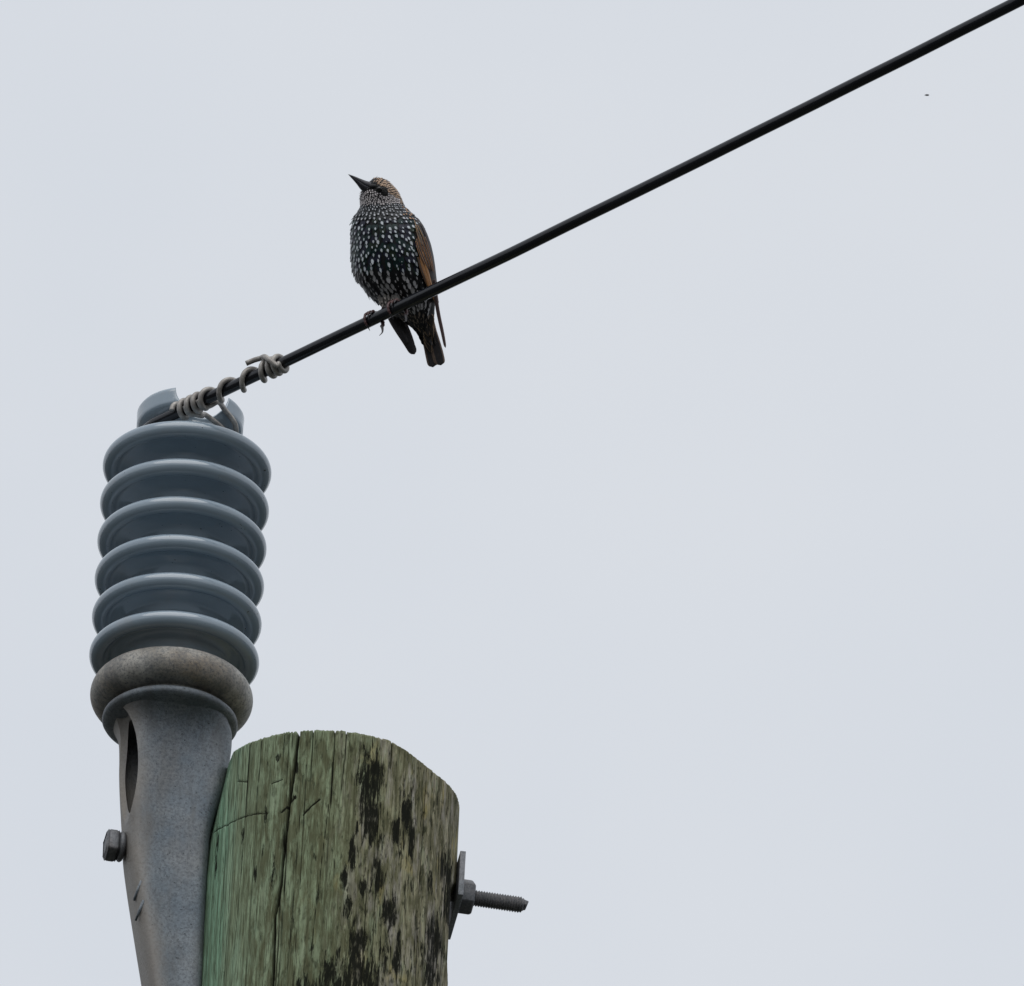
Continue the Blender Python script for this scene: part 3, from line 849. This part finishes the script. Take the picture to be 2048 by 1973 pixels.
while y < 668:
    cx, hw, c_, h_ = rowp(y)
    if y < 404: step, cs, L, w = 3.4, 4.2, 8.5, 2.5
    elif y < 432:
        k = (y - 404) / 28; step, cs, L, w = 3.6 + 3.4 * k, 4.6 + 4.2 * k, 9 + 7 * k, 2.7 + 2.4 * k
    else:
        k = min(1, (y - 432) / 90); step, cs, L, w = 8.6 + 0.4 * k, 11.0 + 1.5 * k, 18 + 4 * k, 6.0 + 0.4 * k
    circ = math.pi * (3 * (hw + h_) - math.sqrt((3 * hw + h_) * (hw + 3 * h_)))
    nf = max(6, int(circ / cs))
    chain = y > 496
    if chain: nf = 36
    for j in range(nf):
        phi = 2 * math.pi * (j + 0.5 * (row % 2) + rng.uniform(-0.2, 0.2)) / nf
        if chain:                              # belly spots run together into wavering streaks
            phi = 2 * math.pi * (j + 0.9 * noise.noise(Vector((y * 0.02, j * 0.35, 2))) + 0.5 * noise.noise(Vector((y * 0.07, j * 0.9, 7))) + rng.uniform(-0.07, 0.07)) / nf
        yy = y + rng.uniform(-0.3, 0.3) * step
        if yy < 356 or yy > 670: continue
        p = body_pt(yy, phi); n = body_n(yy, phi); px, py = px_of(p)
        front = math.sin(phi) > -0.25
        if py < 366 and px < 742 : continue
        d = flow(px, py); T = d[0] * R - d[1] * U
        T = T - n * np.dot(T, n); ln = np.linalg.norm(T)
        if ln < 0.12:
            T = (body_pt(yy + 3, phi) - p); T = T - n * np.dot(T, n); ln = np.linalg.norm(T)
        T /= ln
        # keep the right flank free for the folded wing
        wl = np.interp(py, [425, 444, 481, 523, 568, 600, 700], [840, 829, 832, 841, 858, 866, 868])
        spot = 0.5; lift = 1.1; asp = 0.42
        base = (0.006, 0.010, 0.014); tip = (0.34, 0.36, 0.40)
        e = rng.uniform(0.8, 1.2)
        if front and px > wl - 1 and 444 < py < 640: continue
        if not front:
            base = (0.02, 0.017, 0.015); tip = (0.26, 0.16, 0.08); spot = 0.4
        elif py < 404:
            lore = (724 < px < 769) and abs(py - (367 + (px - 730) * 0.40)) < 5.5 + (px - 730) * 0.06
            crown = py < 372 + (px - 745) * 0.44 and px > 735
            if lore: base = (0.004, 0.004, 0.004); tip = base; lift = 0.4
            elif crown: tip = tuple(x * e for x in (0.52, 0.37, 0.26)); base = (0.05, 0.036, 0.032) if px > 765 else (0.20, 0.13, 0.085); spot = 0.62 * e
            else: tip = tuple(x * e for x in (0.60, 0.56, 0.56)); base = (0.05, 0.043, 0.05); spot = rng.uniform(0.55, 0.95)
            L_, w_ = L, w
            if px > 795 and py > 385: tip = tuple(x * e for x in (0.40, 0.30, 0.22))
        elif py < 432:
            spot = 0.50 * e; tip = tuple(x * e for x in (0.46, 0.47, 0.50))
            if px > 798: tip = tuple(x * e for x in (0.52, 0.31, 0.18)) if rng.random() < 0.5 else tip
        elif py < 530:
            irr = rng.random(); base = (0.004, 0.022, 0.022) if irr < 0.4 else ((0.008, 0.010, 0.026) if irr < 0.8 else (0.008, 0.02, 0.01))
            spot = float(np.clip(0.43 + 0.3 * noise.noise(Vector((px * 0.06, py * 0.06, 8))) + rng.uniform(-0.12, 0.12), 0.12, 0.62)); tip = tuple(x * e for x in (0.60, 0.64, 0.68)); asp = 0.46 + max(0, py - 480) / 50 * 0.15
            if rng.random() < 0.07: spot = 0.12
        else:
            spot = float(np.clip(0.50 + 0.75 * noise.noise(Vector((px * 0.055, py * 0.04, 4))) + rng.uniform(-0.1, 0.1), 0.1, 0.8)); tip = tuple(x * e * 0.95 for x in (0.42, 0.41, 0.42)); asp = rng.uniform(0.55, 0.85)
            base = (0.006, 0.006, 0.008)
            if rng.random() < 0.08: spot = 0.10
            if py > 612: spot = rng.uniform(0.2, 0.5); tip = (0.20, 0.16, 0.13)
        if px < 716 and py > 430: tip = tuple(min(1, x * 0.8 + 0.02) for x in tip)
        small_feather(p, T, n, L * rng.uniform(0.9, 1.1), w, lift * rng.uniform(0.5, 1.5), base, tip, max(spot, 0.05), asp=asp)
    y += step; row += 1
# loose feather edges at the flank and thighs
for k in range(46):
    yy = rng.uniform(520, 612); phi = rng.uniform(2.5, 3.5)
    p = body_pt(yy, phi); n = body_n(yy, phi); T = body_pt(yy + 4, phi) - p; T /= np.linalg.norm(T)
    small_feather(p, T, n, rng.uniform(16, 26), rng.uniform(2, 3.6), rng.uniform(1, 4), (0.03, 0.03, 0.035), (0.30, 0.29, 0.31), 0.4)
for k in range(60):                           # pale thigh tufts above the feet
    fx = 768 if k % 2 else 792; px0 = fx + rng.uniform(-9, 9); py0 = rng.uniform(588, 603)
    p = bp(px0, py0, rng.uniform(12, 26)); T = np.array(-U * 0.9 + R * rng.uniform(-0.2, 0.2) - F * 0.25); T /= np.linalg.norm(T)
    n = -F + 0.1 * R; n = n - T * np.dot(n, T); n /= np.linalg.norm(n)
    small_feather(p, T, n, rng.uniform(11, 17), rng.uniform(2, 3.5), 0.5, (0.05, 0.045, 0.04), (0.27, 0.245, 0.225), rng.uniform(0.4, 0.8))
pl = mk('plumage', FV, FF, PLUM, bird)
attr(pl, 'fuv', 'FLOAT_VECTOR', FU); attr(pl, 'base', 'FLOAT_COLOR', FB); attr(pl, 'tip', 'FLOAT_COLOR', FT)
tag(pl, kind='stuff')

def surf(px, py, off=0.0):
    """front of the body under a photo pixel, off px in front of it"""
    cx, hw, c, h = rowp(py)
    t = min(0.985, abs(px - cx) / (hw + 4))
    return bp(px, py, c - (h + 4) * math.sqrt(1 - t * t) - off)

def long_feather(name, pts, hw, base, edge, parent, camber=0.25, nrm=None, tipr=0.08, thick=0.5):
    """pts world points from root to tip; hw half width px at the same stations"""
    c = cat_rom(pts, 12); tt0 = np.linspace(0, 1, len(c)); wv = np.interp(tt0, np.linspace(0, 1, len(hw)), hw)
    wv = wv * np.sqrt(np.clip(1 - (np.clip(tt0 - (1 - tipr), 0, 1) / tipr) ** 2, 0.004, 1))
    tan = np.gradient(c, axis=0); tan /= np.linalg.norm(tan, axis=1)[:, None]
    nv = -F if nrm is None else nrm
    vs = []; uv = []; us = np.linspace(-1, 1, 7)
    for i in range(len(c)):
        n = nv - tan[i] * np.dot(nv, tan[i]); n /= np.linalg.norm(n); b = np.cross(tan[i], n)
        for u_ in us:
            vs.append(c[i] + Q * wv[i] * (b * u_ - n * camber * u_ * u_)); uv.append((u_, i / (len(c) - 1), 0))
    fs = grid_faces(len(c), 7, wrap=False)
    o = mk(name, vs, fs, FLIGHT, parent)
    attr(o, 'fuv', 'FLOAT_VECTOR', uv)
    attr(o, 'base', 'FLOAT_COLOR', [(*base, 1)] * len(vs)); attr(o, 'tip', 'FLOAT_COLOR', [(*edge, 1)] * len(vs))
    md = o.modifiers.new('thickness', 'SOLIDIFY'); md.thickness = thick * Q; md.offset = 0
    return o

# left wing, folded against the right flank as seen
wy = np.linspace(428, 606, 40); wv_ = []
for y in wy:
    pxl = np.interp(y, [425, 444, 481, 523, 568, 606], [836, 829, 832, 841, 858, 867])
    cx, hw, c, h = rowp(y); a0 = math.acos(max(-1, min(1, (pxl - cx) / (hw + 2))))
    for k in range(14):
        phi = a0 - (a0 + 1.25) * k / 13; o_ = 2.2 * min(1, k / 2, (13 - k) / 2) * min(1, (y - 426) / 12)
        wv_.append(body_pt(y, phi, 0.2 + o_))
wing = mk('wing', wv_, grid_faces(40, 14, wrap=False), mat_plain('wing_brown', (0.030, 0.023, 0.022), 0.6, var=0.4, scale=400), bird)
wc = []
BR = (0.72, 0.38, 0.19); DK = (0.035, 0.022, 0.016)
for (pts_, hw, e, b) in [
    ([(845, 505), (856, 545), (866, 585), (873, 606)], [3, 5.5, 6, 4], (0.62, 0.30, 0.10), (0.36, 0.17, 0.06)),
    ([(838, 500), (847, 535), (858, 568), (868, 598)], [2, 5, 5.5, 3], (0.62, 0.30, 0.11), (0.34, 0.16, 0.06)),
    ([(836, 515), (842, 535), (850, 556), (862, 586)], [2, 3.6, 4, 2.5], (0.24, 0.13, 0.07), (0.07, 0.04, 0.025)),
    ([(834, 478), (841, 500), (850, 522), (857, 538)], [2, 3.2, 3.4, 1], BR, DK), ([(837, 474), (845, 496), (855, 520), (861, 540)], [2, 3.2, 3.4, 1], BR, DK),
    ([(841, 472), (850, 495), (860, 520), (865, 542)], [2, 3.2, 3.2, 1], BR, DK), ([(846, 472), (855, 495), (863, 520), (867, 545)], [2, 3.0, 3.0, 1], BR, DK),
    ([(832, 482), (837, 500), (843, 515), (850, 530)], [1.5, 2.6, 2.8, 1], BR, DK), ([(851, 474), (859, 497), (865, 520), (869, 548)], [2, 2.6, 2.6, 1], BR, (0.03, 0.025, 0.03)),
    ([(831, 452), (836, 463), (840, 472), (844, 482)], [1.5, 3.4, 3.4, 1], (0.75, 0.48, 0.22), (0.05, 0.035, 0.03)),
    ([(836, 450), (842, 461), (847, 472), (851, 482)], [1.5, 3.4, 3.4, 1], (0.80, 0.50, 0.20), (0.04, 0.035, 0.04)),
    ([(829, 440), (833, 449), (836, 458), (838, 467)], [1.5, 3.0, 3.0, 1], (0.70, 0.45, 0.24), (0.03, 0.025, 0.03)),
    ([(833, 462), (838, 472), (842, 482), (845, 490)], [1.5, 3.2, 3.2, 1], (0.72, 0.50, 0.32), (0.05, 0.035, 0.03)),
    ([(842, 448), (849, 461), (854, 474), (858, 486)], [1.5, 3.0, 3.0, 1], (0.14, 0.10, 0.08), (0.02, 0.02, 0.03)),
]:
    P3 = []
    for i, (x, y) in enumerate(pts_):
        P3.append(surf(x, y, 2.0 + 1.5 * i / 3))
    cxm, hwm, cm, hm = rowp(pts_[1][1]); tt_ = (pts_[1][0] - cxm) / hwm
    nn = -F * math.sqrt(max(0.1, 1 - tt_ * tt_)) + R * tt_
    long_feather('feather', P3, [x * 0.85 for x in hw], b, e, wing, 0.3, nn)
# primaries of the left wing reach past the cable
long_feather('feather', [bp(868, 560, 20), bp(872, 596, 42), bp(877.5, 630, 55), bp(885, 665, 60), bp(891, 696, 64)], [3, 4.2, 4.2, 4.0, 3.8, 3.4, 2.6], (0.075, 0.045, 0.045), (0.17, 0.10, 0.085), wing, 0.2, -F + 0.5 * R)
long_feather('feather', [bp(870, 570, 30), bp(874.5, 598, 50), bp(876, 604, 56), bp(877, 607, 58)], [3, 2.5, 2, 0.6], (0.10, 0.05, 0.04), (0.15, 0.08, 0.07), wing, 0.2, -F + 0.5 * R)
# right wing, mostly hidden: only the dark folded primaries show below the cable
rw = root('wing', tuple(bp(770, 590, 60))); rw.parent = bird; rw.location = Vector(ORIG['wing.001']) - Vector(ORIG['starling']) if 'wing.001' in ORIG else rw.location
def rwf(*a, **k): return long_feather(*a, **k)
DKW = (0.016, 0.014, 0.018)
rwf('feather', [bp(755, 560, 92), bp(775, 598, 90), bp(793, 640, 86), bp(812, 676, 80), bp(829, 709, 76)], [6, 12, 15.5, 14.5, 12.5, 10, 8], DKW, (0.045, 0.032, 0.034), rw, camber=0.25)
rwf('feather', [bp(757, 560, 94), bp(780, 600, 93), bp(797, 640, 89), bp(814, 672, 83), bp(826, 697, 79)], [5, 11, 14, 12, 9, 6], DKW, (0.05, 0.035, 0.035), rw, camber=0.25)
rwf('feather', [bp(753, 560, 90), bp(771, 600, 88), bp(788, 640, 84), bp(803, 667, 78), bp(815, 686, 74)], [5, 9, 11, 8, 6, 4], DKW, (0.04, 0.03, 0.03), rw, camber=0.25)

# tail: overlapping dark feathers with paler edges
TB = (0.014, 0.012, 0.015); TE = (0.20, 0.14, 0.11)
for (x0, x1, x2, x3, y3, hwt, dd) in [(840, 846, 858, 866, 735, 1.0, 3), (845, 851, 863, 872, 731, 1.0, 4), (856, 861, 873, 882, 731, 1.0, 0), (858, 862, 871, 879, 730, 1.0, 1.5)]:
    long_feather('tail_feather', [bp(x0, 620, 76 + dd), bp(x1, 650, 77 + dd), bp(x2, 695, 74 + dd), bp(x3, y3, 71 + dd)], [6, 6.5, 7.5, 8.5, 9.5, 10.2, 10.6, 10.4, 9.5], TB, TE, bird, camber=0.08)
# undertail coverts with buff chevrons
for (x, y, l, w) in [(838, 628, 30, 8), (856, 626, 30, 8), (848, 640, 34, 9), (857, 642, 34, 7), (836, 640, 26, 7), (852, 660, 34, 9), (852, 670, 36, 8), (826, 622, 24, 7), (860, 628, 24, 6), (846, 618, 26, 8)]:
    ax = (x + 0.28 * l)
    long_feather('undertail_covert', [bp(x, y, 58 + (y - 618) * 0.2), bp((x + ax) / 2, y + l * 0.5, 59 + (y - 618) * 0.2), bp(ax, y + l, 61 + (y - 618) * 0.2)], [w * .5, w, w * 0.95, w * 0.6, 0.8], (0.018, 0.014, 0.012), (0.28, 0.19, 0.12), bird, camber=0.2)

# beak: two mandibles meeting on a line
tipp = bp(696, 349.3, 22)
def mandible(name, a0, a1, pts, rad):
    c = cat_rom(pts, 8); rr = cat_rom(np.array([(r, r, r) for r in rad], dtype=float), 8)[:, 0]
    tan = np.gradient(c, axis=0); tan /= np.linalg.norm(tan, axis=1)[:, None]
    vs = []; n = 20
    for i in range(len(c)):
        up = (0.5 * R + 0.85 * U); up = up - tan[i] * np.dot(up, tan[i]); up /= np.linalg.norm(up); sd_ = np.cross(tan[i], up)
        for j in range(n):
            a = 2 * math.pi * j / n; s_ = math.sin(a)
            hgt = s_ * (1.0 if (s_ > 0) == (a0 > 0) else 0.12)
            vs.append(c[i] + rr[i] * Q * (up * hgt + sd_ * math.cos(a) * 0.72))
    fs = grid_faces(len(c), n); fs.append(tuple(range(n))[::-1]); fs.append(tuple(range(len(vs) - n, len(vs))))
    mk(name, vs, fs, BEAK, bird)
mandible('upper_mandible', 1, 0, [bp(739, 374.5, 26), bp(730, 370.2, 24), bp(719, 363.0, 22.5), bp(708, 356, 21.5), bp(696, 349, 21)], [10.5, 8.6, 5.6, 3.3, 0.5])
mandible('lower_mandible', -1, 0, [bp(738, 376, 26), bp(729, 371.4, 24), bp(718.5, 364, 22.5), bp(708.5, 357.2, 21.5), bp(697.5, 350.2, 21)], [13.5, 11.5, 7.4, 4.0, 0.5])

# eye
def sphere(c, r, n=20, m=12, sq=(1, 1, 1)):
    vs = []
    for i in range(m + 1):
        e = math.pi * i / m
        for j in range(n):
            a = 2 * math.pi * j / n
            vs.append(c + r * Q * (R * math.sin(e) * math.cos(a) * sq[0] + U * math.sin(e) * math.sin(a) * sq[1] - F * math.cos(e) * sq[2]))
    return vs, grid_faces(m + 1, n)
ec = surf(758.5, 378.2, -2.2)
v, f = sphere(ec, 5.2, sq=(1.05, 0.95, 0.9)); mk('eye', v, f, EYE, bird)
# bare dark skin between beak and eye
v, f = sphere(surf(746, 372.6, -3.2), 8.0, sq=(1.0, 0.55, 0.5)); mk('lore', v, f, SKIN, bird)

# legs and feet
def foot(px, parent_name, hind_len):
    s0 = s_of_px(px)
    leg = root('leg', tuple(around(s0, math.radians(90), WR + 3))); leg.parent = bird
    leg.location = Vector(ORIG[leg.name]) - Vector(ORIG['starling'])
    top = around(s0, math.radians(80), WR + 5)
    knee = top + 26 * Q * Nn + 16 * Q * ZV
    v, f = tube(cat_rom([knee + 8 * Q * Nn + 20 * Q * ZV, knee, top + 8 * Q * Nn + 6 * Q * ZV, top], 5), np.linspace(5.5, 3.8, 16) * Q, 10)
    mk('shank', v, f, TOE, leg)
    def knuckled(angles, rhos, ds, r0, name='toe'):
        pts = [around(s0 + d * Q, math.radians(a), rho) for a, rho, d in zip(angles, rhos, ds)]
        c = cat_rom(pts, 6); t = np.linspace(0, 1, len(c))
        rr = (r0 * (1 - 0.25 * t) * (1 + 0.13 * np.cos(t * math.pi * 10))) * Q
        v, f = tube(c, rr, 10); return v, f, c
    for d, reach in ((-5, 0), (3, 1), (9, 2)):    # the outer toe wraps the cable, the others only show their knuckles
        if reach == 0:
            an = [82, 115, 150, 185, 215, 240]; rh = [WR + 4.8, WR + 5.2, WR + 4.4, WR + 4.0, WR + 3.4, WR + 3.2]; ca_ = [240, 257, 270, 279]
        elif reach == 1:
            an = [82, 100, 118, 134, 150, 165]; rh = [WR + 5, WR + 6, WR + 5, WR + 4.2, WR + 3.6, WR + 3.2]; ca_ = [165, 178, 190, 200]
        else:
            an = [82, 95, 108, 120, 132, 142]; rh = [WR + 4.5, WR + 5.2, WR + 4.6, WR + 4.0, WR + 3.4, WR + 3.0]; ca_ = [142, 154, 164, 172]
        dsx = np.array([0, d * 0.5, d * 0.9, d, d * 1.05, d * 1.1])
        v, f, c = knuckled(an, rh, dsx, 3.1); toe = mk('toe', v, f, TOE, leg)
        rh = [WR + 3.2, WR + 4.0, WR + 6.0, WR + 9.5] if reach == 0 else [WR + 3.0, WR + 3.2, WR + 2.8, WR + 1.6]
        pts = [around(s0 + d * 1.1 * Q, math.radians(a), rho) for a, rho in zip(ca_, rh)]
        v, f = tube(cat_rom(pts, 5), np.linspace(2.3, 0.35, 16) * Q, 8); mk('claw', v, f, CLAW, leg)
    # hind toe behind the cable with a long curved claw hanging below it
    an = [82, 45, 5, -35, -65]; rh = [WR + 5, WR + 5, WR + 5, WR + 6, WR + 9]
    v, f, c = knuckled(an, rh, [0, 6, 13, 18, 21], 4.6); mk('toe', v, f, TOE, leg)
    pts = [c[-1], c[-1] - 8 * Q * ZV + 2 * Q * G, c[-1] - 17 * Q * ZV + 3.5 * Q * G - 2 * Q * Nn, c[-1] - hind_len * Q * ZV + 1 * Q * G - 7 * Q * Nn]
    v, f = tube(cat_rom(pts, 5), np.linspace(3.3, 0.5, 16) * Q, 8); mk('claw', v, f, CLAW, leg)
foot(743, 'a', 26)
foot(790, 'b', 20)

# ------------------------------------------------------------------ small insect in the air
ic = at(1854, 190.5, 15.2)
ins_r = root('insect', tuple(ic)); tag(ins_r, 'tiny dark flying insect in the empty sky below the black cable', 'insect')
FLY = mat_plain('fly_body', (0.06, 0.06, 0.065), 0.4)
def blob(c, ax, r, n=10, m=8):
    vs = []
    for i in range(m + 1):
        e = math.pi * i / m
        for j in range(n):
            a = 2 * math.pi * j / n
            vs.append(c + Q * (R * math.cos(e) * ax + U * math.sin(e) * math.cos(a) * r + F * math.sin(e) * math.sin(a) * r))
    return vs, grid_faces(m + 1, n)
v, f = join([blob(ic, 3.8, 1.7), blob(ic + 3.3 * Q * R, 1.0, 0.9)]); mk('body', v, f, FLY, ins_r)
WN = Nodes('fly_wing'); WN.color((0.25, 0.25, 0.27)); WN.rough(0.3); WN.b.inputs['Alpha'].default_value = 0.45
for s_ in (-1, 1):
    pts = [(0, 0), (-1.5, 0.9), (-4, 2.0), (-5.6, 1.7), (-5.4, 0.9), (-3, 0.2)]
    vs = [ic + Q * (R * x + (U * 0.75 + F * 0.66 * s_) * y * (1 if s_ > 0 else -1.0)) for x, y in pts] 
    o = mk('wing', vs, [tuple(range(6))], WN.m, ins_r, smooth=False)
for k in range(3):
    v, f = tube([ic + Q * (1.5 - k) * R, ic + Q * ((2.6 - 2.4 * k) * R - 2.2 * U)], 0.22 * Q, 5); mk('leg', v, f, FLY, ins_r)
